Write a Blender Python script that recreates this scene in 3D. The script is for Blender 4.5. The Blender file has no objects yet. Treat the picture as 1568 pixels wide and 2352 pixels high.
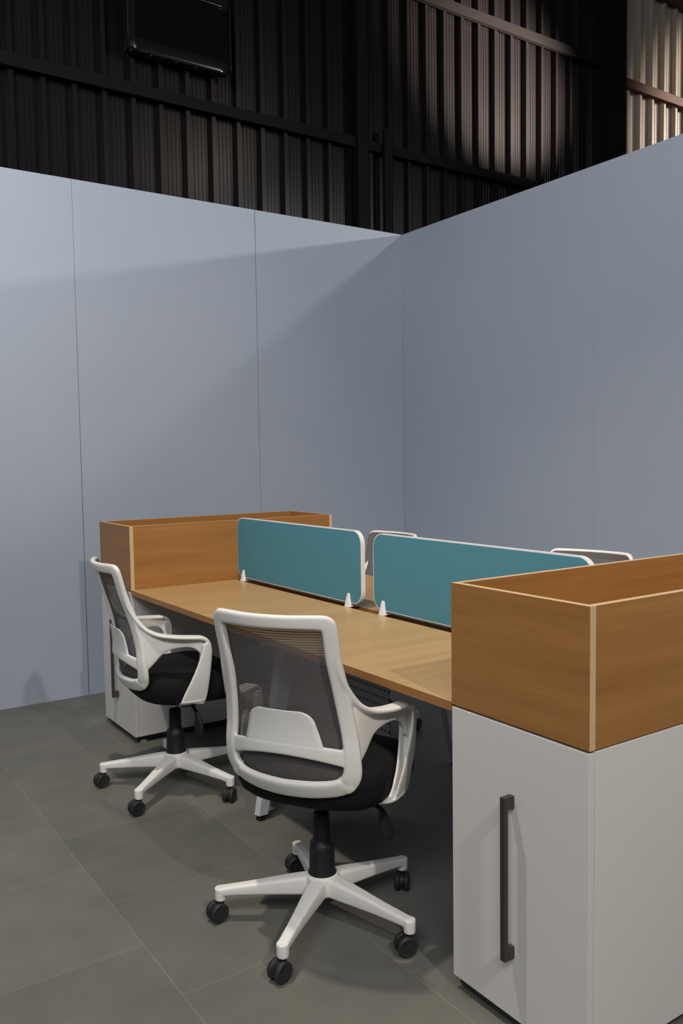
import bpy, bmesh, math, random
from mathutils import Vector, Matrix
random.seed(7)
scene = bpy.context.scene
COL = scene.collection

# ------------------------------------------------------------------ camera
CAM = dict(loc=(3.867, -1.402, 1.374), yaw=math.radians(55.946), pitch=math.radians(-3.817),
           roll=math.radians(-0.828), f=1944.778)
cd = bpy.data.cameras.new('camera')
cam = bpy.data.objects.new('camera', cd)
COL.objects.link(cam)
cd.sensor_fit = 'VERTICAL'
cd.sensor_height = 36.0
cd.lens = CAM['f'] / 2352 * 36.0
cd.clip_start = 0.05
_y, _p, _r = CAM['yaw'], CAM['pitch'], CAM['roll']
fw = Vector((-math.sin(_y) * math.cos(_p), math.cos(_y) * math.cos(_p), math.sin(_p)))
rt = Vector((math.cos(_y), math.sin(_y), 0))
up = rt.cross(fw)
rt2 = rt * math.cos(_r) + up * math.sin(_r)
up2 = -rt * math.sin(_r) + up * math.cos(_r)
cam.matrix_world = Matrix(((rt2.x, up2.x, -fw.x, CAM['loc'][0]), (rt2.y, up2.y, -fw.y, CAM['loc'][1]),
                           (rt2.z, up2.z, -fw.z, CAM['loc'][2]), (0, 0, 0, 1)))
scene.camera = cam

# ------------------------------------------------------------------ light
scene.view_settings.view_transform = 'Standard'
scene.view_settings.look = 'None'
scene.view_settings.gamma = 1.0
scene.view_settings.use_curve_mapping = False
scene.view_settings.exposure = 0.0
w = bpy.data.worlds.new('hall_air')
scene.world = w
w.use_nodes = True
w.node_tree.nodes['Background'].inputs[0].default_value = (0.70, 0.83, 1.0, 1)
w.node_tree.nodes['Background'].inputs[1].default_value = 0.036


def aim(o, loc, tgt):
    o.location = loc
    o.rotation_euler = (Vector(tgt) - Vector(loc)).to_track_quat('-Z', 'Y').to_euler()


def spot(name, loc, tgt, power, color, size, blend=0.6, radius=0.06):
    l = bpy.data.lights.new(name, 'SPOT')
    l.energy = power
    l.color = color
    l.spot_size = math.radians(size)
    l.spot_blend = blend
    l.shadow_soft_size = radius
    o = bpy.data.objects.new(name, l)
    COL.objects.link(o)
    aim(o, loc, tgt)
    return o


def area(name, loc, tgt, power, color, sx, sy):
    l = bpy.data.lights.new(name, 'AREA')
    l.shape = 'RECTANGLE'
    l.size, l.size_y = sx, sy
    l.energy = power
    l.color = color
    o = bpy.data.objects.new(name, l)
    COL.objects.link(o)
    aim(o, loc, tgt)
    return o


WARM = (1.0, 0.90, 0.78)
NEUT = (1.0, 0.96, 0.92)
COOL = (0.80, 0.90, 1.0)
spot('spotlight_desk', (1.55, -0.85, 4.3), (1.6, -0.1, 0), 285, WARM, 95, 0.8)
spot('spotlight_side', (5.6, -0.6, 3.9), (0.6, -0.2, 0.2), 310, WARM, 58, 0.8)
spot('spotlight_behind_low', (3.5, 6.4, 3.85), (-1.0, 0.6, 2.8), 520, NEUT, 80, 0.8)
spot('spotlight_behind_high', (1.8, 4.5, 4.5), (-0.8, -0.3, 1.2), 120, NEUT, 90, 0.8, 0.12)
spot('spotlight_left', (2.4, -3.2, 4.4), (-1.0, -1.1, 3.25), 720, NEUT, 54, 1.0, 0.15)
spot('right_wall_fill', (4.6, -2.8, 4.4), (1.6, 2.4, 2.8), 520, NEUT, 66, 1.0, 0.15)  # added fill, makes the right partition brighter towards its top
spot('spotlight_sheeting', (0.4, 7.2, 4.2), (-2.5, 4.9, 5.2), 8200, (1.0, 0.80, 0.68), 31, 1.0, 0.1)
spot('spotlight_television', (1.6, 3.7, 4.9), (-2.4, 1.2, 4.6), 90, (1.0, 0.86, 0.72), 36, 0.8, 0.07)
spot('spotlight_next_bay', (0.8, 12.0, 6.2), (-2.5, 9.25, 5.4), 2500, (1.0, 0.86, 0.72), 37, 0.4, 0.15)
area('cool_soft_fill', (6.6, -4.8, 6.6), (0.6, 0.6, 0.6), 330, (0.90, 0.94, 1.0), 5.0, 3.0)  # added soft cool fill for the ambient light


# ------------------------------------------------------------------ materials
def new_mat(name):
    m = bpy.data.materials.new(name)
    m.use_nodes = True
    nt = m.node_tree
    return m, nt, nt.nodes['Principled BSDF']


def simple(name, col, rough=0.5, spec=0.5, metal=0.0, bump=0.0, bscale=300.0, var=0.0, vscale=3.0):
    m, nt, b = new_mat(name)
    b.inputs['Base Color'].default_value = (*col, 1)
    b.inputs['Roughness'].default_value = rough
    b.inputs['Specular IOR Level'].default_value = spec
    b.inputs['Metallic'].default_value = metal
    tc = nt.nodes.new('ShaderNodeTexCoord')
    if bump:
        n = nt.nodes.new('ShaderNodeTexNoise')
        n.inputs['Scale'].default_value = bscale
        n.inputs['Detail'].default_value = 2
        nt.links.new(tc.outputs['Object'], n.inputs['Vector'])
        bp = nt.nodes.new('ShaderNodeBump')
        bp.inputs['Strength'].default_value = bump
        bp.inputs['Distance'].default_value = 0.001
        nt.links.new(n.outputs['Fac'], bp.inputs['Height'])
        nt.links.new(bp.outputs['Normal'], b.inputs['Normal'])
    n = nt.nodes.new('ShaderNodeTexNoise')
    n.inputs['Scale'].default_value = vscale
    n.inputs['Detail'].default_value = 4
    nt.links.new(tc.outputs['Object'], n.inputs['Vector'])
    mx = nt.nodes.new('ShaderNodeMix')
    mx.data_type = 'RGBA'
    v = max(var, 0.01)
    mx.inputs['A'].default_value = (*[c * (1 - v) for c in col], 1)
    mx.inputs['B'].default_value = (*[min(1, c * (1 + v)) for c in col], 1)
    nt.links.new(n.outputs['Fac'], mx.inputs['Factor'])
    nt.links.new(mx.outputs['Result'], b.inputs['Base Color'])
    return m


def wood(name, axis, c1, c2, rough=0.42):
    m, nt, b = new_mat(name)
    tc = nt.nodes.new('ShaderNodeTexCoord')
    mp = nt.nodes.new('ShaderNodeMapping')
    sc = [26, 26, 26]
    sc[axis] = 0.9
    mp.inputs['Scale'].default_value = sc
    mp.inputs['Rotation'].default_value = (0.05, 0.06, 0.03)
    nt.links.new(tc.outputs['Object'], mp.inputs['Vector'])
    n = nt.nodes.new('ShaderNodeTexNoise')
    n.inputs['Scale'].default_value = 1.0
    n.inputs['Detail'].default_value = 6
    n.inputs['Roughness'].default_value = 0.6
    nt.links.new(mp.outputs['Vector'], n.inputs['Vector'])
    mp2 = nt.nodes.new('ShaderNodeMapping')
    sc2 = [260, 260, 260]
    sc2[axis] = 9
    mp2.inputs['Scale'].default_value = sc2
    nt.links.new(tc.outputs['Object'], mp2.inputs['Vector'])
    n2 = nt.nodes.new('ShaderNodeTexNoise')
    n2.inputs['Scale'].default_value = 1.0
    n2.inputs['Detail'].default_value = 3
    nt.links.new(mp2.outputs['Vector'], n2.inputs['Vector'])
    ad = nt.nodes.new('ShaderNodeMath')
    ad.operation = 'MULTIPLY_ADD'
    ad.inputs[1].default_value = 0.35
    nt.links.new(n2.outputs['Fac'], ad.inputs[0])
    nt.links.new(n.outputs['Fac'], ad.inputs[2])
    r = nt.nodes.new('ShaderNodeValToRGB')
    r.color_ramp.elements[0].position = 0.45
    r.color_ramp.elements[0].color = (*c1, 1)
    r.color_ramp.elements[1].position = 0.92
    r.color_ramp.elements[1].color = (*c2, 1)
    nt.links.new(ad.outputs[0], r.inputs['Fac'])
    nt.links.new(r.outputs['Color'], b.inputs['Base Color'])
    b.inputs['Roughness'].default_value = rough
    b.inputs['Specular IOR Level'].default_value = 0.4
    return m


WC1, WC2 = (0.31, 0.135, 0.034), (0.43, 0.205, 0.062)
M = dict(
    wood_x=wood('beech_laminate_lengthwise', 0, WC1, WC2),
    wood_y=wood('beech_laminate_crosswise', 1, WC1, WC2),
    desk_wood=wood('beech_desktop', 1, (0.47, 0.285, 0.115), (0.60, 0.38, 0.165), 0.36),
    edge=simple('beech_edge_band', (0.66, 0.47, 0.27), 0.5, var=0.05),
    white_lam=simple('white_laminate', (0.72, 0.69, 0.655), 0.5, 0.35, bump=0.15, bscale=900),
    white_edge=simple('white_edge_band', (0.70, 0.70, 0.66), 0.5),
    white_pl=simple('white_plastic', (0.84, 0.82, 0.775), 0.42, 0.4, bump=0.25, bscale=1300),
    white_met=simple('white_powder_coat', (0.72, 0.73, 0.76), 0.4),
    clip=simple('white_clip_plastic', (0.82, 0.81, 0.80), 0.4),
    black_pl=simple('black_plastic', (0.012, 0.012, 0.013), 0.5, 0.4, bump=0.2, bscale=900),
    wheel=simple('black_wheel', (0.022, 0.022, 0.023), 0.55, 0.4),
    black_fab=simple('black_fabric', (0.008, 0.0085, 0.009), 0.85, 0.2, bump=0.5, bscale=1500),
    chrome=simple('chrome', (0.6, 0.6, 0.6), 0.2, metal=1.0),
    handle=simple('dark_metal_handle', (0.075, 0.07, 0.066), 0.42, metal=0.6),
    teal=simple('teal_fabric', (0.085, 0.26, 0.335), 0.9, 0.15, bump=0.6, bscale=1200, var=0.06, vscale=500),
    plinth=simple('black_plinth', (0.025, 0.025, 0.022), 0.6),
    foot=simple('grey_foot', (0.35, 0.35, 0.33), 0.5),
    girt=simple('black_painted_steel', (0.0085, 0.0078, 0.0078), 0.8, 0.1, var=0.2, vscale=2),
    red_girt=simple('red_oxide_steel', (0.10, 0.035, 0.022), 0.6, 0.3, var=0.2),
    tv=simple('glossy_black_casing', (0.006, 0.006, 0.006), 0.18, 0.6),
    tv_screen=simple('black_screen_glass', (0.003, 0.003, 0.003), 0.12, 0.4),
    tag=simple('orange_tag', (0.75, 0.22, 0.06), 0.6),
    panel=None,
)


def wall_paint():
    m, nt, b = new_mat('grey_blue_painted_board')
    tc = nt.nodes.new('ShaderNodeTexCoord')
    n = nt.nodes.new('ShaderNodeTexNoise')
    n.inputs['Scale'].default_value = 0.9
    n.inputs['Detail'].default_value = 5
    n.inputs['Roughness'].default_value = 0.55
    nt.links.new(tc.outputs['Object'], n.inputs['Vector'])
    r = nt.nodes.new('ShaderNodeValToRGB')
    r.color_ramp.elements[0].position = 0.3
    r.color_ramp.elements[0].color = (0.385, 0.43, 0.50, 1)
    r.color_ramp.elements[1].position = 0.7
    r.color_ramp.elements[1].color = (0.415, 0.458, 0.53, 1)
    nt.links.new(n.outputs['Fac'], r.inputs['Fac'])
    nt.links.new(r.outputs['Color'], b.inputs['Base Color'])
    b.inputs['Roughness'].default_value = 0.74
    b.inputs['Specular IOR Level'].default_value = 0.3
    n2 = nt.nodes.new('ShaderNodeTexNoise')
    n2.inputs['Scale'].default_value = 220
    nt.links.new(tc.outputs['Object'], n2.inputs['Vector'])
    bp = nt.nodes.new('ShaderNodeBump')
    bp.inputs['Strength'].default_value = 0.12
    bp.inputs['Distance'].default_value = 0.002
    nt.links.new(n2.outputs['Fac'], bp.inputs['Height'])
    nt.links.new(bp.outputs['Normal'], b.inputs['Normal'])
    return m


def floor_mat():
    m, nt, b = new_mat('slate_tiles')
    tc = nt.nodes.new('ShaderNodeTexCoord')
    mp = nt.nodes.new('ShaderNodeMapping')
    mp.inputs['Location'].default_value = (10.79, 11.287, 0)
    nt.links.new(tc.outputs['Object'], mp.inputs['Vector'])
    br = nt.nodes.new('ShaderNodeTexBrick')
    br.offset = 0.5
    br.offset_frequency = 2
    br.inputs['Scale'].default_value = 1.0
    br.inputs['Brick Width'].default_value = 0.54
    br.inputs['Row Height'].default_value = 0.535
    br.inputs['Mortar Size'].default_value = 0.0012
    br.inputs['Mortar Smooth'].default_value = 0.3
    br.inputs['Bias'].default_value = 0.0
    br.inputs['Color1'].default_value = (0.142, 0.143, 0.127, 1)
    br.inputs['Color2'].default_value = (0.178, 0.173, 0.153, 1)
    br.inputs['Mortar'].default_value = (0.25, 0.24, 0.215, 1)
    nt.links.new(mp.outputs['Vector'], br.inputs['Vector'])
    n = nt.nodes.new('ShaderNodeTexNoise')
    n.inputs['Scale'].default_value = 4.5
    n.inputs['Detail'].default_value = 7
    n.inputs['Roughness'].default_value = 0.6
    nt.links.new(tc.outputs['Object'], n.inputs['Vector'])
    r = nt.nodes.new('ShaderNodeValToRGB')
    r.color_ramp.elements[0].position = 0.25
    r.color_ramp.elements[0].color = (0.80, 0.83, 0.82, 1)
    r.color_ramp.elements[1].position = 0.75
    r.color_ramp.elements[1].color = (1.15, 1.10, 1.05, 1)
    nt.links.new(n.outputs['Fac'], r.inputs['Fac'])
    mx = nt.nodes.new('ShaderNodeMix')
    mx.data_type = 'RGBA'
    mx.blend_type = 'MULTIPLY'
    mx.inputs['Factor'].default_value = 1
    nt.links.new(br.outputs['Color'], mx.inputs['A'])
    nt.links.new(r.outputs['Color'], mx.inputs['B'])
    nt.links.new(mx.outputs['Result'], b.inputs['Base Color'])
    b.inputs['Roughness'].default_value = 0.55
    b.inputs['Specular IOR Level'].default_value = 0.35
    bp = nt.nodes.new('ShaderNodeBump')
    bp.inputs['Strength'].default_value = 0.25
    bp.inputs['Distance'].default_value = 0.004
    nt.links.new(n.outputs['Fac'], bp.inputs['Height'])
    nt.links.new(bp.outputs['Normal'], b.inputs['Normal'])
    return m


def mesh_mat():
    """woven chair back: horizontal cords over an open knit"""
    m, nt, b = new_mat('grey_chair_mesh')
    tc = nt.nodes.new('ShaderNodeTexCoord')
    sp = nt.nodes.new('ShaderNodeSeparateXYZ')
    nt.links.new(tc.outputs['Object'], sp.inputs[0])
    mu = nt.nodes.new('ShaderNodeMath')
    mu.operation = 'MULTIPLY'
    mu.inputs[1].default_value = 2 * math.pi / 0.0072
    nt.links.new(sp.outputs['Z'], mu.inputs[0])
    si = nt.nodes.new('ShaderNodeMath')
    si.operation = 'SINE'
    nt.links.new(mu.outputs[0], si.inputs[0])
    r = nt.nodes.new('ShaderNodeMapRange')
    r.inputs['From Min'].default_value = -0.5
    r.inputs['From Max'].default_value = 0.6
    r.inputs['To Min'].default_value = 0.74
    r.inputs['To Max'].default_value = 0.96
    nt.links.new(si.outputs[0], r.inputs['Value'])
    b.inputs['Base Color'].default_value = (0.125, 0.115, 0.112, 1)
    b.inputs['Roughness'].default_value = 0.7
    b.inputs['Specular IOR Level'].default_value = 0.2
    nt.links.new(r.outputs['Result'], b.inputs['Alpha'])
    return m


def perf_mat():
    """grey sheet with a grid of punched slots"""
    m, nt, b = new_mat('perforated_grey_steel')
    tc = nt.nodes.new('ShaderNodeTexCoord')
    sp = nt.nodes.new('ShaderNodeSeparateXYZ')
    nt.links.new(tc.outputs['Object'], sp.inputs[0])

    def cell(sock, pitch, half):
        d = nt.nodes.new('ShaderNodeMath'); d.operation = 'DIVIDE'; d.inputs[1].default_value = pitch
        nt.links.new(sock, d.inputs[0])
        fr = nt.nodes.new('ShaderNodeMath'); fr.operation = 'FRACT'
        nt.links.new(d.outputs[0], fr.inputs[0])
        s = nt.nodes.new('ShaderNodeMath'); s.operation = 'SUBTRACT'; s.inputs[1].default_value = 0.5
        nt.links.new(fr.outputs[0], s.inputs[0])
        a = nt.nodes.new('ShaderNodeMath'); a.operation = 'ABSOLUTE'
        nt.links.new(s.outputs[0], a.inputs[0])
        l = nt.nodes.new('ShaderNodeMath'); l.operation = 'LESS_THAN'; l.inputs[1].default_value = half
        nt.links.new(a.outputs[0], l.inputs[0])
        return l.outputs[0]
    a = cell(sp.outputs['X'], 0.023, 0.26)
    c = cell(sp.outputs['Z'], 0.031, 0.12)
    mu = nt.nodes.new('ShaderNodeMath'); mu.operation = 'MULTIPLY'
    nt.links.new(a, mu.inputs[0]); nt.links.new(c, mu.inputs[1])
    mx = nt.nodes.new('ShaderNodeMix'); mx.data_type = 'RGBA'
    mx.inputs['A'].default_value = (0.34, 0.35, 0.40, 1)
    mx.inputs['B'].default_value = (0.01, 0.01, 0.012, 1)
    nt.links.new(mu.outputs[0], mx.inputs['Factor'])
    nt.links.new(mx.outputs['Result'], b.inputs['Base Color'])
    b.inputs['Roughness'].default_value = 0.5
    return m


def sheet_mat(name, col, rough, spec):
    m = simple(name, col, rough, spec, var=0.25, vscale=1.5)
    return m


M['wall'] = wall_paint()
M['floor'] = floor_mat()
M['mesh'] = mesh_mat()
M['perf'] = perf_mat()
M['sheet_black'] = sheet_mat('black_coated_sheeting', (0.0080, 0.0070, 0.0073), 0.33, 0.28)
M['sheet_beige'] = sheet_mat('beige_coated_sheeting', (0.33, 0.27, 0.21), 0.5, 0.4)


# ------------------------------------------------------------------ mesh helpers
def link_obj(name, me, mat, parent=None, smooth=False):
    o = bpy.data.objects.new(name, me)
    COL.objects.link(o)
    if mat is not None:
        for mm in (mat if isinstance(mat, (list, tuple)) else [mat]):
            me.materials.append(mm)
    if parent is not None:
        o.parent = parent
    if smooth:
        for p in me.polygons:
            p.use_smooth = True
    return o


def from_bm(name, bm, mat, parent=None, smooth=False, loc=None):
    bmesh.ops.recalc_face_normals(bm, faces=bm.faces)
    me = bpy.data.meshes.new(name)
    bm.to_mesh(me)
    bm.free()
    o = link_obj(name, me, mat, parent, smooth)
    if loc:
        o.location = loc
    return o


def bm_box(bm, x0, x1, y0, y1, z0, z1, bev=0.0, mi=0):
    r = bmesh.ops.create_cube(bm, size=1.0)
    vs = r['verts']
    for v in vs:
        v.co = Vector(((x0 + x1) / 2 + v.co.x * (x1 - x0), (y0 + y1) / 2 + v.co.y * (y1 - y0),
                       (z0 + z1) / 2 + v.co.z * (z1 - z0)))
    fs = set(f for v in vs for f in v.link_faces)
    for f in fs:
        f.material_index = mi
    if bev:
        es = list(set(e for v in vs for e in v.link_edges))
        bmesh.ops.bevel(bm, geom=es, offset=bev, segments=2, profile=0.6, affect='EDGES')


def box(name, x0, x1, y0, y1, z0, z1, mat, parent=None, bev=0.0015):
    bm = bmesh.new()
    bm_box(bm, x0, x1, y0, y1, z0, z1, bev)
    return from_bm(name, bm, mat, parent)


def bm_cyl(bm, p0, p1, r0, r1=None, seg=24, cap=True):
    r1 = r0 if r1 is None else r1
    p0, p1 = Vector(p0), Vector(p1)
    d = (p1 - p0)
    q = d.to_track_quat('Z', 'Y')
    rings = []
    for p, r in ((p0, r0), (p1, r1)):
        rings.append([bm.verts.new(p + q @ Vector((r * math.cos(2 * math.pi * k / seg), r * math.sin(2 * math.pi * k / seg), 0)))
                      for k in range(seg)])
    for k in range(seg):
        bm.faces.new((rings[0][k], rings[0][(k + 1) % seg], rings[1][(k + 1) % seg], rings[1][k]))
    if cap:
        bm.faces.new(rings[0][::-1])
        bm.faces.new(rings[1])


def bm_lathe(bm, prof, seg=32, mtx=None):
    """prof: list of (r,z); closed at ends when r==0"""
    rings = []
    for r, z in prof:
        if r < 1e-6:
            rings.append([bm.verts.new((0, 0, z))])
        else:
            rings.append([bm.verts.new((r * math.cos(2 * math.pi * k / seg), r * math.sin(2 * math.pi * k / seg), z)) for k in range(seg)])
    for a, b in zip(rings, rings[1:]):
        for k in range(seg):
            k2 = (k + 1) % seg
            if len(a) == 1 and len(b) == 1:
                continue
            if len(a) == 1:
                bm.faces.new((a[0], b[k], b[k2]))
            elif len(b) == 1:
                bm.faces.new((a[k], b[0], a[k2]))
            else:
                bm.faces.new((a[k], b[k], b[k2], a[k2]))
    if mtx is not None:
        for ring in rings:
            for v in ring:
                v.co = mtx @ v.co


def catmull(vals, closed, sub):
    """vals: list of equal-length tuples"""
    n = len(vals)
    out = []
    rng = n if closed else n - 1
    for i in range(rng):
        if closed:
            p0, p1, p2, p3 = (vals[(i + k - 1) % n] for k in range(4))
        else:
            p1, p2 = vals[i], vals[i + 1]
            p0 = vals[i - 1] if i > 0 else tuple(2 * a - b for a, b in zip(p1, p2))
            p3 = vals[i + 2] if i + 2 < n else tuple(2 * b - a for a, b in zip(p1, p2))
        for s in range(sub):
            t = s / sub
            out.append(tuple(0.5 * (2 * b + (c - a) * t + (2 * a - 5 * b + 4 * c - d) * t * t + (3 * b - a - 3 * c + d) * t ** 3)
                             for a, b, c, d in zip(p0, p1, p2, p3)))
    if not closed:
        out.append(vals[-1])
    return out


def bm_sweep(bm, st, closed=False, sub=6, wfun=None, seg=16, ex=3.2):
    """st: stations (x,y,z, halfwidth, halfthick[, wx,wy,wz]); wfun(pos,tangent)->width direction"""
    pts = catmull([tuple(s) for s in st], closed, sub)
    n = len(pts)
    P = [Vector(p[:3]) for p in pts]
    rings = []
    for i, p in enumerate(pts):
        if closed:
            t = P[(i + 1) % n] - P[i - 1]
        else:
            t = P[min(i + 1, n - 1)] - P[max(i - 1, 0)]
        t.normalize()
        wd = Vector(p[5:8]) if wfun is None else wfun(P[i], t)
        wd = (wd - t * wd.dot(t)).normalized()
        nd = t.cross(wd)
        ring = []
        for k in range(seg):
            a = 2 * math.pi * k / seg
            c, s = math.cos(a), math.sin(a)
            u = math.copysign(abs(c) ** (2 / ex), c) * p[3]
            v = math.copysign(abs(s) ** (2 / ex), s) * p[4]
            ring.append(bm.verts.new(P[i] + wd * u + nd * v))
        rings.append(ring)
    m = n if closed else n - 1
    for i in range(m):
        a, b = rings[i], rings[(i + 1) % n]
        for k in range(seg):
            bm.faces.new((a[k], a[(k + 1) % seg], b[(k + 1) % seg], b[k]))
    if not closed:
        bm.faces.new(rings[0][::-1])
        bm.faces.new(rings[-1])


def fuse(bm, voxel=0.0026, smooth_it=9, decim=0.5):
    """melt overlapping shells into one continuous moulded surface"""
    bmesh.ops.recalc_face_normals(bm, faces=bm.faces)
    me = bpy.data.meshes.new('tmp')
    bm.to_mesh(me)
    bm.free()
    o = bpy.data.objects.new('tmp', me)
    COL.objects.link(o)
    r = o.modifiers.new('r', 'REMESH')
    r.mode = 'VOXEL'
    r.voxel_size = voxel
    s = o.modifiers.new('s', 'SMOOTH')
    s.factor = 0.5
    s.iterations = smooth_it
    d = o.modifiers.new('d', 'DECIMATE')
    d.ratio = decim
    dg = bpy.context.evaluated_depsgraph_get()
    dg.update()
    out = bpy.data.meshes.new_from_object(o.evaluated_get(dg))
    bpy.data.objects.remove(o)
    for p in out.polygons:
        p.use_smooth = True
    return out


def empty(name, loc=(0, 0, 0), rz=0.0):
    o = bpy.data.objects.new(name, None)
    o.empty_display_size = 0.1
    COL.objects.link(o)
    o.location = loc
    o.rotation_euler = (0, 0, rz)
    return o


def tag(o, label, cat, group=None):
    o['label'] = label
    o['category'] = cat
    if group:
        o['group'] = group
    return o


def struct(o):
    o['kind'] = 'structure'
    return o


def copy_tree(o, parent=None):
    c = o.copy()
    COL.objects.link(c)
    c.parent = parent
    for ch in list(o.children):
        copy_tree(ch, c)
    return c


# ------------------------------------------------------------------ the room
WX, WY, WH = -0.999, 2.443, 2.945          # partition planes and height
HX = -2.5                                  # hall sheeting behind
struct(box('floor', HX, 10, -8, 12.5, -0.12, 0.0, M['floor'], bev=0))

bm = bmesh.new()
edges = [-5.71, -4.55, -3.39, -2.23, -1.07, 0.09, 1.252, WY + 0.05]
for a, b in zip(edges, edges[1:]):
    r0 = set(bm.verts)
    bm_box(bm, WX - 0.022, WX, a + 0.0007, b - 0.0007, 0.0, WH)
    for v in set(bm.verts) - r0:
        # worn joints: they open towards the floor at one seam, towards the top at the other
        for seam, zz in ((0.09, 0.0), (1.252, WH)):
            if abs(v.co.y - seam) < 0.002 and abs(v.co.z - zz) < 0.01:
                v.co.y += 0.0016 if v.co.y > seam else -0.0016
bm_box(bm, WX - 0.05, WX - 0.028, edges[0], edges[-1], 0.0, WH - 0.01)
struct(from_bm('wall_left', bm, M['wall']))
bm = bmesh.new()
edges = [WX + 0.003, 0.712, 2.42, 4.13, 5.84]
for a, b in zip(edges, edges[1:]):
    bm_box(bm, a + 0.0007, b - 0.0007, WY, WY + 0.022, 0.0, WH, 0.0006)
bm_box(bm, edges[0], edges[-1], WY + 0.028, WY + 0.05, 0.0, WH - 0.01)
struct(from_bm('wall_right', bm, M['wall']))


def sheeting(name, y0, y1, z1, mat, pitch=0.222, phase=0.05):
    prof = [(0.0, 0.0), (0.012, 0.048), (0.046, 0.048), (0.060, 0.0),
            (0.088, 0.0), (0.091, 0.004), (0.096, 0.004), (0.099, 0.0),
            (0.122, 0.0), (0.125, 0.004), (0.130, 0.004), (0.133, 0.0),
            (0.156, 0.0), (0.159, 0.004), (0.164, 0.004), (0.167, 0.0),
            (0.190, 0.0), (0.193, 0.004), (0.198, 0.004), (0.201, 0.0)]
    bm = bmesh.new()
    pts = []
    k = 0
    while True:
        base = y0 + k * pitch
        if base > y1:
            break
        for a, d in prof:
            pts.append((base + a, d))
        k += 1
    fr, bk = [], []
    for (y, d) in pts:
        fr.append((bm.verts.new((HX + d, y, 0.0)), bm.verts.new((HX + d, y, z1))))
        bk.append((bm.verts.new((HX + d - 0.003, y, 0.0)), bm.verts.new((HX + d - 0.003, y, z1))))
    for i in range(len(pts) - 1):
        bm.faces.new((fr[i][0], fr[i + 1][0], fr[i + 1][1], fr[i][1]))
        bm.faces.new((bk[i + 1][0], bk[i][0], bk[i][1], bk[i + 1][1]))
    return struct(from_bm(name, bm, mat))


sheeting('wall_back', -2.998, 6.45, 8.6, M['sheet_black'])
sheeting('wall_far', 6.62, 12.2, 8.6, M['sheet_beige'])
GX = HX + 0.048
n = 1


def girt(y0, y1, z0, z1, mat, x0=GX, x1=GX + 0.05, bev=0.004):
    global n
    o = struct(box('trim_%d' % n, x0, x1, y0, y1, z0, z1, mat, bev=bev))
    n += 1
    return o


girt(-3.0, 3.05, 4.098, 4.188, M['girt'])
girt(3.17, 6.39, 4.095, 4.178, M['girt'])
girt(-3.0, 6.39, 5.565, 5.66, M['girt'])
girt(6.62, 12.2, 5.45, 5.55, M['red_girt'])
girt(6.62, 12.2, 6.58, 6.70, M['red_girt'])
girt(3.05, 3.17, 0.0, 8.6, M['girt'], x1=GX + 0.075)
girt(3.335, 3.425, 0.0, 4.30, M['girt'], x1=GX + 0.09, x0=GX + 0.051)
# wide flanged column: two flanges and a web
bm = bmesh.new()
bm_box(bm, GX, GX + 0.02, 6.36, 6.62, 0.0, 8.6)
bm_box(bm, GX + 0.02, GX + 0.14, 6.48, 6.50, 0.0, 8.6)
bm_box(bm, GX + 0.14, GX + 0.16, 6.36, 6.62, 0.0, 8.6)
struct(from_bm('trim_%d' % n, bm, M['girt']))
n += 1

# ------------------------------------------------------------------ television on the sheeting
tv = empty('television', (HX + 0.12, 1.376, 4.39))
tag(tv, 'black flat television mounted high on the black corrugated hall wall', 'television')


def rounded_rect(w2, h2, r, seg=8):
    out = []
    for cx, cy, a0 in ((w2 - r, h2 - r, 0), (-w2 + r, h2 - r, 90), (-w2 + r, -h2 + r, 180), (w2 - r, -h2 + r, 270)):
        for k in range(seg + 1):
            a = math.radians(a0 + 90 * k / seg)
            out.append((cx + r * math.cos(a), cy + r * math.sin(a)))
    return out


def plate(bm, outline, place, t0, t1, bev=0.0, bseg=3):
    """extrude a closed 2D outline between depths t0,t1; place(u,v,t)->Vector"""
    n_ = len(outline)
    cu = sum(p[0] for p in outline) / n_
    cv = sum(p[1] for p in outline) / n_
    levels = [(t0, 0.0), (t1, 0.0)]
    if bev:
        levels = [(t0 + bev * (1 - math.cos(math.pi / 2 * i / bseg)), bev * (1 - math.sin(math.pi / 2 * i / bseg))) for i in range(bseg + 1)]
        levels += [(t1 - bev * (1 - math.cos(math.pi / 2 * i / bseg)), bev * (1 - math.sin(math.pi / 2 * i / bseg))) for i in range(bseg, -1, -1)]
    rings = []
    for t, ins in levels:
        ring = []
        for i, (u, v) in enumerate(outline):
            a = outline[i - 1]
            b = outline[(i + 1) % n_]
            tx, ty = b[0] - a[0], b[1] - a[1]
            l = math.hypot(tx, ty) or 1
            ring.append(bm.verts.new(place(u - ty / l * ins, v + tx / l * ins, t)))
        rings.append(ring)
    for a, b in zip(rings, rings[1:]):
        for k in range(n_):
            bm.faces.new((a[k], a[(k + 1) % n_], b[(k + 1) % n_], b[k]))
    bm.faces.new(rings[0][::-1])
    bm.faces.new(rings[-1])


bm = bmesh.new()
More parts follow.
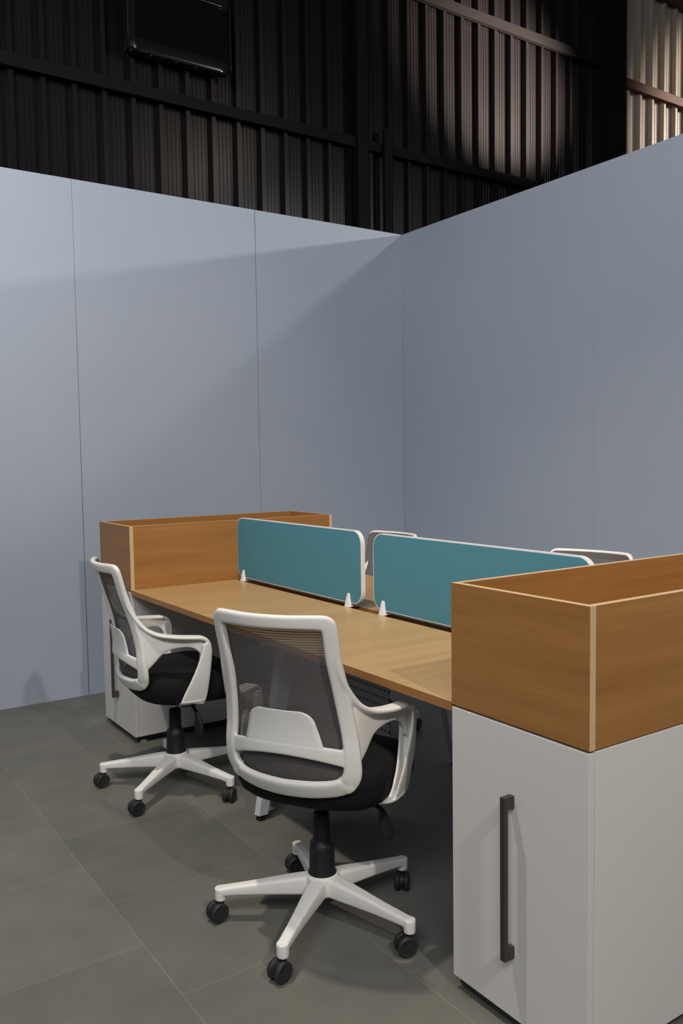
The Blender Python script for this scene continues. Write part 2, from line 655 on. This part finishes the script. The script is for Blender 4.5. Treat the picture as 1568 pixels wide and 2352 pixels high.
# casing: frame of four rails round a recessed screen
ol = rounded_rect(0.43, 0.27, 0.03)
plate(bm, ol, lambda u, v, t: Vector((t, u, v + 0.27)), -0.03, 0.016, 0.006)
from_bm('back_shell', bm, M['tv'], tv)
bm = bmesh.new()
XB = 0.030
bm_sweep(bm, [(XB, -0.425, 0.05, .050, .018, 0, 0, 1), (XB, 0.0, 0.05, .050, .018, 0, 0, 1), (XB, 0.425, 0.05, .050, .018, 0, 0, 1)], sub=4, seg=28, ex=3)
bm_sweep(bm, [(XB, -0.425, 0.52, .020, .018, 0, 0, 1), (XB, 0.0, 0.52, .020, .018, 0, 0, 1), (XB, 0.425, 0.52, .020, .018, 0, 0, 1)], sub=4, seg=28, ex=3)
bm_sweep(bm, [(XB, -0.395, 0.01, .033, .018, 0, 1, 0), (XB, -0.395, 0.27, .035, .018, 0, 1, 0), (XB, -0.395, 0.53, .035, .018, 0, 1, 0)], sub=4, seg=28, ex=3)
bm_sweep(bm, [(XB, 0.420, 0.01, .010, .018, 0, 1, 0), (XB, 0.420, 0.27, .010, .018, 0, 1, 0), (XB, 0.420, 0.53, .010, .018, 0, 1, 0)], sub=4, seg=28, ex=3)
from_bm('bezel', bm, M['tv'], tv, smooth=True)
box('screen', 0.012, 0.034, -0.365, 0.415, 0.095, 0.505, M['tv_screen'], tv, 0.0)
bm = bmesh.new()
bm_box(bm, -0.09, -0.028, -0.14, 0.14, 0.12, 0.40, 0.004)
from_bm('wall_bracket', bm, M['girt'], tv)
for k, yy in enumerate((-0.40, -0.24, -0.04, 0.12, 0.40)):
    bm = bmesh.new()
    bm_cyl(bm, (0.03, yy, -0.006), (0.03, yy, 0.002), 0.006, seg=10)
    from_bm('screw', bm, M['chrome'], tv)


# ------------------------------------------------------------------ storage units and open wooden boxes
CW, CD, TOPZ, BZ = 0.434, 1.148, 1.053, 0.744
T = 0.018


def cabinet(x0, label):
    c = empty('storage_cabinet', (x0, 0, 0))
    tag(c, label, 'cabinet', 'white storage cabinets at the desk ends')
    # carcass: side panels, top, bottom, centre divider
    bm = bmesh.new()
    z0, z1 = 0.035, BZ - 0.004
    for a, b in ((0.0, T), (CW - T, CW)):
        bm_box(bm, a, b, T + 0.001, CD - T - 0.001, z0, z1, 0.0008)
    bm_box(bm, T, CW - T, T + 0.002, CD - T - 0.002, z0, z0 + T)
    bm_box(bm, T, CW - T, T + 0.002, CD - T - 0.002, z1 - T, z1)
    bm_box(bm, T, CW - T, CD / 2 - 0.009, CD / 2 + 0.009, z0 + T, z1 - T)
    from_bm('carcass', bm, M['white_lam'], c)
    for s in (0, 1):
        bm = bmesh.new()
        ya, yb = (0.0, T) if s == 0 else (CD - T, CD)
        bm_box(bm, 0.0015, CW - 0.0015, ya, yb, z0, z1 - 0.002, 0.0008)
        d = from_bm('door', bm, [M['white_lam'], M['white_edge']], c)
        for p in d.data.polygons:
            if abs(p.normal.x) > 0.9:
                p.material_index = 1
        # bar handle: flat upright bar on two square standoffs
        sy = -1 if s == 0 else 1
        yf = ya if s == 0 else yb
        hx = 0.210 if s == 0 else CW - 0.210
        bm = bmesh.new()
        y_a, y_b = sorted((yf + sy * 0.033, yf + sy * 0.021))
        bm_box(bm, hx - 0.0075, hx + 0.0075, y_a, y_b, 0.185, 0.578, 0.0012)
        for zz in (0.185, 0.548):
            y_c, y_d = sorted((yf + sy * 0.022, yf + sy * 0.0005))
            bm_box(bm, hx - 0.0075, hx + 0.0075, y_c, y_d, zz, zz + 0.030, 0.001)
        from_bm('handle', bm, M['handle'], d)
    bm = bmesh.new()
    bm_box(bm, 0.012, CW - 0.020, 0.014, CD - 0.014, 0.012, z0)
    from_bm('plinth', bm, M['plinth'], c)
    for fx in (0.03, CW - 0.03):
        for fy in (0.05, CD - 0.05):
            bm = bmesh.new()
            bm_cyl(bm, (fx, fy, 0.0), (fx, fy, 0.012), 0.016, seg=16)
            bm_cyl(bm, (fx, fy, 0.0), (fx, fy, 0.004), 0.020, seg=16)
            from_bm('foot', bm, M['foot'], c)
    return c


def planter(x0, label):
    c = empty('storage_box', (x0, 0, BZ))
    tag(c, label, 'box', 'open wooden boxes on the cabinets')
    h = TOPZ - BZ

    def pan(name, xa, xb, ya, yb, mat, za=0.0, zb=h):
        bm = bmesh.new()
        bm_box(bm, xa, xb, ya, yb, za, zb, 0.0006)
        o = from_bm(name, bm, [mat, M['edge']], c)
        thin_x = (xb - xa) < 0.03
        thin_y = (yb - ya) < 0.03
        for p in o.data.polygons:
            nn = p.normal
            if abs(nn.z) > 0.9 or (thin_y and abs(nn.x) > 0.9) or (thin_x and abs(nn.y) > 0.9):
                p.material_index = 1
        return o
    pan('end_panel', 0, CW, 0, T, M['wood_x'])
    pan('end_panel', 0, CW, CD - T, CD, M['wood_x'])
    pan('side_panel', 0, T, T + 0.0005, CD - T - 0.0005, M['wood_y'])
    pan('side_panel', CW - T, CW, T + 0.0005, CD - T - 0.0005, M['wood_y'])
    box('base_panel', T, CW - T, T, CD - T, 0.0, T, M['wood_y'], c, 0)
    return c


L = 2.277
cabinet(L, 'white storage cabinet in the right foreground at the near end of the desk')
cabinet(-CW, 'white storage cabinet at the far left end of the desk, beside the left wall')
planter(L, 'open topped beech box on the near right cabinet, seen into from above')
planter(-CW, 'open topped beech box on the far left cabinet, behind the desk')

# ------------------------------------------------------------------ the bench desk
desk = empty('bench_desk', (L / 2, CD / 2, 0))
tag(desk, 'long beech topped bench desk for four between the two white cabinets', 'desk')
ox, oy = L / 2, CD / 2
MID = 0.574
XM = 1.142


def dpart(name, bm, mat):
    for v in bm.verts:
        v.co -= Vector((ox, oy, 0))
    return from_bm(name, bm, mat, desk)


for (xa, xb) in ((0.0015, XM - 0.0008), (XM + 0.0008, L - 0.0015)):
    for (ya, yb) in ((0.0, MID - 0.022), (MID + 0.022, 1.17)):
        bm = bmesh.new()
        bm_box(bm, xa, xb, ya, yb, 0.7245, 0.7495, 0.0012)
        o = dpart('desktop', bm, [M['desk_wood'], M['wood_x']])
        for p in o.data.polygons:
            if abs(p.normal.z) < 0.5:
                p.material_index = 1
# beams and cable tray
bm = bmesh.new()
for yy in (0.22, 0.93):
    bm_box(bm, 0.06, L - 0.06, yy - 0.02, yy + 0.02, 0.684, 0.7235, 0.002)
dpart('beam', bm, M['white_met'])
bm = bmesh.new()
bm_box(bm, 0.10, L - 0.10, MID - 0.06, MID + 0.06, 0.632, 0.636)
bm_box(bm, 0.10, L - 0.10, MID - 0.062, MID - 0.059, 0.632, 0.70)
bm_box(bm, 0.10, L - 0.10, MID + 0.059, MID + 0.062, 0.632, 0.70)
dpart('cable_tray', bm, M['plinth'])
bm = bmesh.new()
bm_box(bm, 0.50, 1.36, MID - 0.077, MID - 0.073, 0.285, 0.72, 0.0008)
dpart('modesty_panel', bm, M['perf'])


def desk_leg(x, y_foot, y_top, x_top):
    bm = bmesh.new()
    st = []
    for t in (0.0, 1.0):
        z = 0.022 + t * 0.665
        y = y_foot + (y_top - y_foot) * t
        xx = x + (x_top - x) * t
        wx = 0.022 + 0.012 * t
        wy = 0.024 + 0.018 * t
        ring = []
        for (u, v) in ((-1, -0.35), (-0.25, -1), (1, -0.75), (1, 0.75), (-0.25, 1), (-1, 0.35)):
            ring.append(bm.verts.new((xx + u * wx, y + v * wy, z)))
        st.append(ring)
    for k in range(6):
        bm.faces.new((st[0][k], st[0][(k + 1) % 6], st[1][(k + 1) % 6], st[1][k]))
    bm.faces.new(st[0][::-1])
    bm.faces.new(st[1])
    o = dpart('leg', bm, M['white_met'])
    bm = bmesh.new()
    bm_cyl(bm, (x, y_foot, 0.0), (x, y_foot, 0.010), 0.018, 0.016, seg=20)
    bm_cyl(bm, (x, y_foot, 0.008), (x, y_foot, 0.024), 0.007, seg=12)
    for v in bm.verts:
        v.co -= Vector((ox, oy, 0))
    from_bm('foot_pad', bm, M['black_pl'], o)


desk_leg(1.09, 0.085, 0.22, 1.09)
desk_leg(1.09, CD - 0.085, 0.93, 1.09)
# steel plates fixing the tops to the cabinets at both ends
for xa, xb in ((0.002, 0.022), (L - 0.022, L - 0.002)):
    bm = bmesh.new()
    ol = [(0.08, 0.7235), (0.11, 0.675), (0.30, 0.655), (CD - 0.30, 0.655), (CD - 0.11, 0.675), (CD - 0.08, 0.7235)]
    A = [bm.verts.new((xa, y, z)) for y, z in ol]
    B = [bm.verts.new((xb, y, z)) for y, z in ol]
    for k in range(6):
        bm.faces.new((A[k], A[(k + 1) % 6], B[(k + 1) % 6], B[k]))
    bm.faces.new(A[::-1])
    bm.faces.new(B)
    dpart('end_bracket', bm, M['plinth'] if xa > 1 else M['white_met'])


# ------------------------------------------------------------------ desk screens
def screen(x0, x1, label):
    z0, z1 = 0.766, 1.068
    c = empty('desk_screen', ((x0 + x1) / 2, MID, 0.7495))
    tag(c, label, 'desk divider', 'teal screens along the desk centre')
    w2, h2 = (x1 - x0) / 2, (z1 - z0) / 2
    zc = (z0 + z1) / 2 - 0.7495
    th = 0.0095
    bm = bmesh.new()
    outer = rounded_rect(w2, h2, 0.055, 10)
    inner = rounded_rect(w2 - 0.0035, h2 - 0.0035, 0.0515, 10)
    rings = []
    for ol_, t in ((outer, -th), (outer, th), (inner, th), (inner, -th)):
        rings.append([bm.verts.new((u, t, v + zc)) for u, v in ol_])
    nn = len(outer)
    for a in range(4):
        A, B = rings[a], rings[(a + 1) % 4]
        for k in range(nn):
            bm.faces.new((A[k], A[(k + 1) % nn], B[(k + 1) % nn], B[k]))
    from_bm('edge_trim', bm, M['clip'], c)
    bm = bmesh.new()
    plate(bm, rounded_rect(w2 - 0.0033, h2 - 0.0033, 0.0517, 10), lambda u, v, t: Vector((u, t, v + zc)), -th - 0.001, th + 0.001, 0.0015)
    from_bm('fabric_panel', bm, M['teal'], c)
    for ux in (-w2 + 0.066, w2 - 0.090):
        bm = bmesh.new()
        for sy in (-1, 1):
            ring0 = [(-0.016, 0.0), (0.016, 0.0), (0.016, 0.0), (-0.016, 0.0)]
            lo = [bm.verts.new((ux + a, sy * (th + b), 0.0005)) for a, b in ((-0.017, 0.0), (0.017, 0.0), (0.013, 0.016), (-0.013, 0.016))]
            mi = [bm.verts.new((ux + a, sy * (th + b), 0.047)) for a, b in ((-0.009, 0.0), (0.009, 0.0), (0.007, 0.007), (-0.007, 0.007))]
            hi = [bm.verts.new((ux + a, sy * (th + b), 0.056)) for a, b in ((-0.0075, 0.0), (0.0075, 0.0), (0.006, 0.004), (-0.006, 0.004))]
            for A, B in ((lo, mi), (mi, hi)):
                for k in range(4):
                    bm.faces.new((A[k], A[(k + 1) % 4], B[(k + 1) % 4], B[k]))
            bm.faces.new(lo[::-1])
            bm.faces.new(hi)
        bm_box(bm, ux - 0.012, ux + 0.012, -th, th, 0.0005, 0.017)
        from_bm('mounting_clip', bm, M['clip'], c)


screen(0.006, 1.095, 'teal fabric desk screen on the far half of the desk, against the far wooden box')
screen(1.176, 2.255, 'teal fabric desk screen on the near half, partly hidden by the near wooden box')

# ------------------------------------------------------------------ the mesh-back office chair (faces local +y)
Y0 = [(0.440, -0.183), (0.455, -0.194), (0.475, -0.208), (0.50, -0.221), (0.54, -0.231), (0.58, -0.234), (0.65, -0.232), (0.75, -0.250), (0.85, -0.282), (0.965, -0.312)]


def y_mid(z):
    if z <= Y0[0][0]:
        return Y0[0][1]
    for (a, ya), (b, yb) in zip(Y0, Y0[1:]):
        if z <= b:
            t = (z - a) / (b - a)
            return ya + (yb - ya) * t
    return Y0[-1][1]


def y_smooth(z):
    return sum(y_mid(z + d) for d in (-0.03, -0.02, -0.01, 0, 0.01, 0.02, 0.03)) / 7 if z > 0.50 else y_mid(z)


def surf(x, z, off=0.0):
    return Vector((x, y_smooth(z) + 1.45 * x * x + off, z))


def surf_n(x, z):
    dx = 2.9 * x
    dz = (y_smooth(z + 0.004) - y_smooth(z - 0.004)) / 0.008
    return Vector((-dx, 1, -dz)).normalized()


def in_surface(P, t):
    return t.cross(surf_n(P.x, P.z))


def bm_panel(bm, st, sub=6, seg=14):
    """upright panel following a plan curve: stations (x, y, z_low, z_high, half thickness)"""
    pts = catmull([tuple(p) for p in st], False, sub)
    rings = []
    for i, p in enumerate(pts):
        a, b = pts[max(i - 1, 0)], pts[min(i + 1, len(pts) - 1)]
        t = Vector((b[0] - a[0], b[1] - a[1], 0)).normalized()
        nd = Vector((t.y, -t.x, 0))
        h = (p[3] - p[2]) / 2
        ring = []
        for k in range(seg):
            an = 2 * math.pi * k / seg
            c, s_ = math.cos(an), math.sin(an)
            u = math.copysign(abs(c) ** 0.35, c) * h
            v = math.copysign(abs(s_) ** 0.6, s_) * p[4]
            ring.append(bm.verts.new(Vector((p[0], p[1], (p[2] + p[3]) / 2 + u)) + nd * v))
        rings.append(ring)
    for a, b in zip(rings, rings[1:]):
        for k in range(seg):
            bm.faces.new((a[k], a[(k + 1) % seg], b[(k + 1) % seg], b[k]))
    bm.faces.new(rings[0][::-1])
    bm.faces.new(rings[-1])


def chair_frame_mesh():
    bm = bmesh.new()
    half = [(0.0, 0.952, .0185, .010), (0.07, 0.952, .0185, .010), (0.135, 0.952, .0195, .010), (0.159, 0.947, .021, .0105),
            (0.1645, 0.924, .021, .011), (0.164, 0.85, .021, .011), (0.168, 0.78, .022, .011), (0.173, 0.71, .022, .011),
            (0.180, 0.64, .022, .011), (0.186, 0.58, .023, .011), (0.184, 0.53, .026, .011), (0.170, 0.503, .027, .011), (0.145, 0.489, .027, .011),
            (0.105, 0.482, .027, .011), (0.055, 0.479, .028, .011), (0.0, 0.478, .028, .011)]
    loop = [(x, z, a, b) for x, z, a, b in half] + [(-x, z, a, b) for x, z, a, b in half[-2:0:-1]]
    st = []
    for x, z, a, b in loop:
        P = surf(x, z)
        st.append((P.x, P.y, P.z, a, b))
    bm_sweep(bm, st, closed=True, sub=5, wfun=in_surface, seg=20, ex=3.6)
    # lower cross band
    st = []
    for k in range(9):
        u = -1 + k / 4
        x = 0.178 * u
        z = 0.596 - 0.024 * u * u
        P = surf(x, z, -0.002)
        st.append((P.x, P.y, P.z, 0.0185 + 0.006 * u * u, 0.006))
    bm_sweep(bm, st, wfun=in_surface, seg=14, ex=3.5)
    for s in (1, -1):
        # stile running forward into the armrest, round the front corner and down the post
        W = (s, 0, 0)
        A = [(.161, -.250, .87, .016, .007), (.167, -.226, .80, .020, .009), (.177, -.197, .748, .022, .010), (.190, -.168, .713, .024, .009),
             (.208, -.130, .692, .025, .008), (.228, -.085, .682, .025, .0075), (.243, -.035, .676, .025, .0075),
             (.250, .010, .672, .025, .0075), (.253, .040, .667, .025, .008), (.254, .058, .652, .025, .008), (.254, .066, .625, .024, .007),
             (.252, .066, .58, .023, .006), (.249, .060, .52, .021, .006), (.244, .052, .46, .019, .006), (.238, .044, .418, .017, .006)]
        bm_sweep(bm, [(s * a[0], a[1], a[2], a[3], a[4], *W) for a in A], sub=6, seg=16, ex=3.4)
        # outer flange of the post: widens downwards
        F = [(.276, .044, .650, .010), (.275, .045, .61, .018), (.271, .036, .55, .030), (.264, .020, .49, .040), (.254, .002, .435, .048), (.248, -.004, .412, .050)]
        bm_sweep(bm, [(s * a[0], a[1], a[2], a[3], .005, 0, 1, 0) for a in F], sub=5, seg=12, ex=3.4)
        # inner flange
        F = [(.234, .046, .650, .010), (.236, .048, .61, .014), (.237, .044, .55, .018), (.236, .034, .49, .024), (.232, .018, .440, .032), (.222, .002, .404, .038)]
        bm_sweep(bm, [(s * a[0], a[1], a[2], a[3], .0045, 0, 1, 0) for a in F], sub=5, seg=12, ex=3.4)
        # foot turning in below the seat
        F = [(.255, -.004, .424, .050), (.235, -.004, .412, .048), (.20, -.002, .402, .042), (.15, 0, .398, .036), (.10, 0, .396, .034)]
        bm_sweep(bm, [(s * a[0], a[1], a[2], a[3], .007, 0, 1, 0) for a in F], sub=5, seg=12, ex=3.4)
        # web under the armrest, tapering out of the stile
        Gs = [(.184, -.190, .545, .735, .003), (.189, -.180, .538, .728, .008), (.194, -.166, .550, .716, .010), (.201, -.138, .577, .700, .010), (.208, -.104, .613, .688, .009),
              (.217, -.070, .628, .682, .008), (.230, -.024, .633, .675, .007), (.240, .007, .627, .672, .006), (.246, .027, .610, .668, .006), (.250, .048, .570, .660, .006)]
        bm_panel(bm, [(s * a[0],) + a[1:] for a in Gs])
    return fuse(bm)


def pad_mesh():
    bm = bmesh.new()
    hb, ht, z0, z1, r = 0.122, 0.098, 0.592, 0.702, 0.03
    pts = []
    N = 24
    out = []
    # outline: bottom left -> bottom right -> rounded top right -> rounded top left
    out += [(-hb, z0), (hb, z0)]
    for k in range(9):
        a = math.radians(8 + 82 * k / 8)
        out.append((ht - 0.042 + 0.045 * math.cos(a), z1 - 0.042 + 0.042 * math.sin(a)))
    for k in range(9):
        a = math.radians(90 + 82 * k / 8)
        out.append((-ht + 0.042 + 0.045 * math.cos(a), z1 - 0.042 + 0.042 * math.sin(a)))
    # fill with a row grid so it follows the curved back
    rows = 14
    def half_w(z):
        best = 0
        for i in range(len(out)):
            (x1, za), (x2, zb) = out[i], out[(i + 1) % len(out)]
            if (za - z) * (zb - z) <= 0 and abs(za - zb) > 1e-9:
                t = (z - za) / (zb - za)
                best = max(best, x1 + (x2 - x1) * t)
        return best
    th = 0.0055
    V = {}
    nx = 16
    for i in range(rows + 1):
        z = z0 + (z1 - z0) * (1 - (1 - i / rows) ** 1.6) - (1e-5 if i == rows else 0)
        hw = max(half_w(min(z, z1 - 0.0004)), 0.01)
        for j in range(nx + 1):
            x = hw * (-1 + 2 * j / nx)
            for side, off in ((0, -0.007), (1, -0.007 + th)):
                V[i, j, side] = bm.verts.new(surf(x, z, off))
    for i in range(rows):
        for j in range(nx):
            bm.faces.new((V[i, j, 0], V[i, j + 1, 0], V[i + 1, j + 1, 0], V[i + 1, j, 0]))
            bm.faces.new((V[i, j, 1], V[i + 1, j, 1], V[i + 1, j + 1, 1], V[i, j + 1, 1]))
    for i in range(rows):
        for j in (0, nx):
            bm.faces.new((V[i, j, 0], V[i, j, 1], V[i + 1, j, 1], V[i + 1, j, 0]))
    for j in range(nx):
        for i in (0, rows):
            bm.faces.new((V[i, j, 0], V[i, j + 1, 0], V[i, j + 1, 1], V[i, j, 1]))
    return bm


def mesh_back():
    bm = bmesh.new()
    lim = [(0.462, 0.10), (0.470, 0.140), (0.485, 0.165), (0.51, 0.178), (0.56, 0.182), (0.64, 0.180), (0.71, 0.174), (0.78, 0.176), (0.85, 0.176), (0.92, 0.175), (0.950, 0.172), (0.963, 0.154)]
    V = []
    for z, hw in catmull(lim, False, 4):
        V.append([bm.verts.new(surf(hw * (-1 + j / 10), z, 0.0135)) for j in range(21)])
    for a, b in zip(V, V[1:]):
        for j in range(20):
            bm.faces.new((a[j], a[j + 1], b[j + 1], b[j]))
    return bm


def seat_bm():
    bm = bmesh.new()
    prof = [(0.0, 0.384), (0.5, 0.385), (0.74, 0.388), (0.87, 0.395), (0.95, 0.410), (0.99, 0.432), (1.0, 0.458), (0.985, 0.482), (0.94, 0.498),
            (0.85, 0.510), (0.70, 0.519), (0.45, 0.524), (0.0, 0.524)]
    seg = 56
    rx, ry, cy = 0.247, 0.230, 0.041
    rings = []
    for r, z in prof:
        ring = []
        cnt = 1 if r == 0 else seg
        for k in range(cnt):
            a = 2 * math.pi * k / seg
            c, s = math.cos(a), math.sin(a)
            e = 2 / 2.9
            x = rx * r * math.copysign(abs(c) ** e, c)
            y = cy + ry * r * math.copysign(abs(s) ** e, s)
            x *= 1 - 0.085 * math.exp(-((y - 0.015) / 0.075) ** 2)
            zz = z
            yn = (y - cy) / ry
            zz += 0.010 * (x / rx) ** 2 * (1 if z > 0.46 else 0.4)
            if yn > 0.3:
                zz -= 0.030 * ((yn - 0.3) / 0.7) ** 2
            if yn < -0.2:
                zz += 0.014 * ((-yn - 0.2) / 0.8) ** 1.5
            ring.append(bm.verts.new((x, y, zz)))
        rings.append(ring)
    for a, b in zip(rings, rings[1:]):
        for k in range(seg):
            k2 = (k + 1) % seg
            if len(a) == 1:
                bm.faces.new((a[0], b[k2], b[k]))
            elif len(b) == 1:
                bm.faces.new((a[k], a[k2], b[0]))
            else:
                bm.faces.new((a[k], a[k2], b[k2], b[k]))
    return bm


def base_mesh(rot0):
    bm = bmesh.new()
    bm_lathe(bm, [(0, 0.078), (0.034, 0.078), (0.048, 0.088), (0.052, 0.11), (0.050, 0.138), (0.042, 0.146), (0, 0.146)], 32)
    for k in range(5):
        a = rot0 + k * 2 * math.pi / 5
        d = Vector((math.cos(a), math.sin(a), 0))
        sd = (-math.sin(a), math.cos(a), 0)
        st = [(0.02, .112, .027, .030), (0.07, .109, .0255, .0275), (0.14, .1035, .0215, .0225), (0.21, .097, .018, .0175), (0.275, .091, .0165, .0138), (0.302, .088, .0165, .0125)]
        bm_sweep(bm, [(d.x * r_, d.y * r_, z_, a_, b_, *sd) for r_, z_, a_, b_ in st], sub=4, seg=14, ex=4.5)
        bm_cyl(bm, d * 0.304 + Vector((0, 0, .060)), d * 0.304 + Vector((0, 0, .098)), 0.0165, 0.0175, 20)
    return fuse(bm, 0.0028, 3, 0.5)


def office_chair(caster_dirs, rot0=0.0):
    c = empty('office_chair')
    fr = link_obj('frame', FRAME, None, c)
    o = from_bm('lumbar_pad', pad_mesh(), M['white_pl'], fr, True)
    from_bm('mesh_back', mesh_back(), M['mesh'], c, True)
    from_bm('seat', seat_bm(), M['black_fab'], c, True)
    bm = bmesh.new()
    bm_box(bm, -0.065, 0.065, -0.07, 0.12, 0.362, 0.394, 0.012)
    bm_box(bm, -0.16, 0.16, -0.02, 0.06, 0.372, 0.396, 0.008)
    from_bm('tilt_mechanism', bm, M['black_pl'], c, True)
    # lever: thin rod ending in a drooping paddle
    bm = bmesh.new()
    bm_sweep(bm, [(0.06, 0.03, 0.372, .006, .006, 0, 1, 0), (0.13, 0.032, 0.366, .006, .006, 0, 1, 0), (0.172, 0.034, 0.352, .007, .006, .5, .8, 0),
                  (0.182, 0.036, 0.334, .012, .006, .8, .5, 0), (0.187, 0.038, 0.305, .020, .007, .8, .5, 0), (0.192, 0.039, 0.280, .021, .007, .8, .5, 0), (0.194, 0.040, 0.262, .012, .005, .8, .5, 0)], sub=5, seg=12, ex=2.6)
    from_bm('height_lever', bm, M['black_pl'], c, True)
    bm = bmesh.new()
    bm_lathe(bm, [(0, 0.138), (0.0425, 0.139), (0.0425, 0.147), (0.0385, 0.156), (0.0365, 0.218), (0.035, 0.238), (0.0275, 0.242), (0.0262, 0.248), (0.0250, 0.322), (0.022, 0.328), (0, 0.328)], 32)
    from_bm('column_sleeve', bm, M['black_pl'], c, True)
    bm = bmesh.new()
    bm_cyl(bm, (0, 0, 0.32), (0, 0, 0.358), 0.0115, seg=20)
    from_bm('gas_piston', bm, M['chrome'], c, True)
    link_obj('star_base', BASE, None, c)
    for k in range(5):
        a = k * 2 * math.pi / 5
        h = bpy.data.objects.new('caster', HOOD)
        COL.objects.link(h)
        h.parent = c
        h.location = (0.304 * math.cos(a), 0.304 * math.sin(a), 0)
        h.rotation_euler = (0, 0, caster_dirs[k])
        for s in (-1, 1):
            wl = bpy.data.objects.new('wheel', WHEEL)
            COL.objects.link(wl)
            wl.parent = h
            wl.location = (0.012, s * 0.0145, 0.0285)
            if s < 0:
                wl.rotation_euler = (0, 0, math.pi)
    return c


FRAME = chair_frame_mesh()
FRAME.materials.append(M['white_pl'])
BASE = base_mesh(0.0)
BASE.materials.append(M['white_pl'])
bm = bmesh.new()
bm_cyl(bm, (0, 0, 0.040), (0, 0, 0.064), 0.010, seg=16)
# half hood between the wheels
pr = []
for k in range(13):
    a = math.radians(-20 + 200 * k / 12)
    pr.append((0.012 + 0.0265 * math.cos(a), 0.0285 + 0.0265 * math.sin(a)))
lo = [bm.verts.new((x, -0.006, z)) for x, z in pr]
hi = [bm.verts.new((x, 0.006, z)) for x, z in pr]
for k in range(len(pr) - 1):
    bm.faces.new((lo[k], lo[k + 1], hi[k + 1], hi[k]))
bm.faces.new((lo[-1], lo[0], hi[0], hi[-1]))
bm.faces.new(lo[::-1])
bm.faces.new(hi)
bm_cyl(bm, (0.012, -0.02, 0.0285), (0.012, 0.02, 0.0285), 0.005, seg=12)
bmesh.ops.recalc_face_normals(bm, faces=bm.faces)
HOOD = bpy.data.meshes.new('caster_hood')
bm.to_mesh(HOOD)
bm.free()
HOOD.materials.append(M['black_pl'])
bm = bmesh.new()
bm_lathe(bm, [(0, -0.0085), (0.024, -0.0085), (0.0275, -0.0065), (0.0285, -0.003), (0.0285, 0.003), (0.0270, 0.0065), (0.0235, 0.0088), (0.0225, 0.0078), (0.010, 0.0092), (0, 0.0094)], 32,
         Matrix.Rotation(-math.pi / 2, 4, 'X'))
bmesh.ops.recalc_face_normals(bm, faces=bm.faces)
WHEEL = bpy.data.meshes.new('caster_wheel')
bm.to_mesh(WHEEL)
bm.free()
WHEEL.materials.append(M['wheel'])
for p in WHEEL.polygons:
    p.use_smooth = True

SPIN = ('star_base', 'caster')
chair = office_chair([2.2, 2.6, 2.0, 2.4, 2.9])
G = 'office chairs around the bench desk'


def pose_chair(c, x, y, heading, base_world, label, extra=None):
    """heading: seat direction; base_world: world angle of one spoke"""
    c.location = (x, y, 0)
    c.rotation_euler = (0, 0, heading)
    tag(c, label, 'office chair', G)
    local = base_world - heading
    k = 0
    for ch in c.children:
        nm = ch.name.split('.')[0]
        if nm == 'star_base':
            ch.rotation_euler = (0, 0, local)
        elif nm == 'caster':
            a = local + k * 2 * math.pi / 5
            ch.location = (0.304 * math.cos(a), 0.304 * math.sin(a), 0)
            ch.rotation_euler = (0, 0, (extra[k] if extra else random.uniform(0, 6.28)) - heading)
            k += 1


proto2, proto3, proto4 = copy_tree(chair), copy_tree(chair), copy_tree(chair)
R = math.radians
# extra: world angle each caster trails towards, for spokes base, base+72, ...
pose_chair(chair, 1.810, -0.099, R(31.0), R(19), 'white framed mesh office chair in the foreground, seen from behind, close to the near cabinet',
           [R(-105), R(-42), R(-98), R(-84), R(-78)])
pose_chair(proto2, 0.580, -0.038, R(-5.2), R(21), 'white framed mesh office chair seen side on in front of the far left cabinet',
           [R(-48), R(-30), R(-98), R(-80), R(-84)])
pose_chair(proto3, 0.39, 1.02, R(185), R(40), 'white framed mesh office chair across the desk, its top showing between the two teal screens')
pose_chair(proto4, 1.645, 1.11, R(194), R(10), 'white framed mesh office chair across the desk, top corner showing beside the near wooden box')
# paper tag under the front of the side-on chair's seat
bm = bmesh.new()
bm_box(bm, -0.018, 0.018, -0.002, 0.002, -0.010, 0.0)
t_ = from_bm('care_tag', bm, M['tag'], proto2)
t_.location = (0.175, 0.17, 0.388)
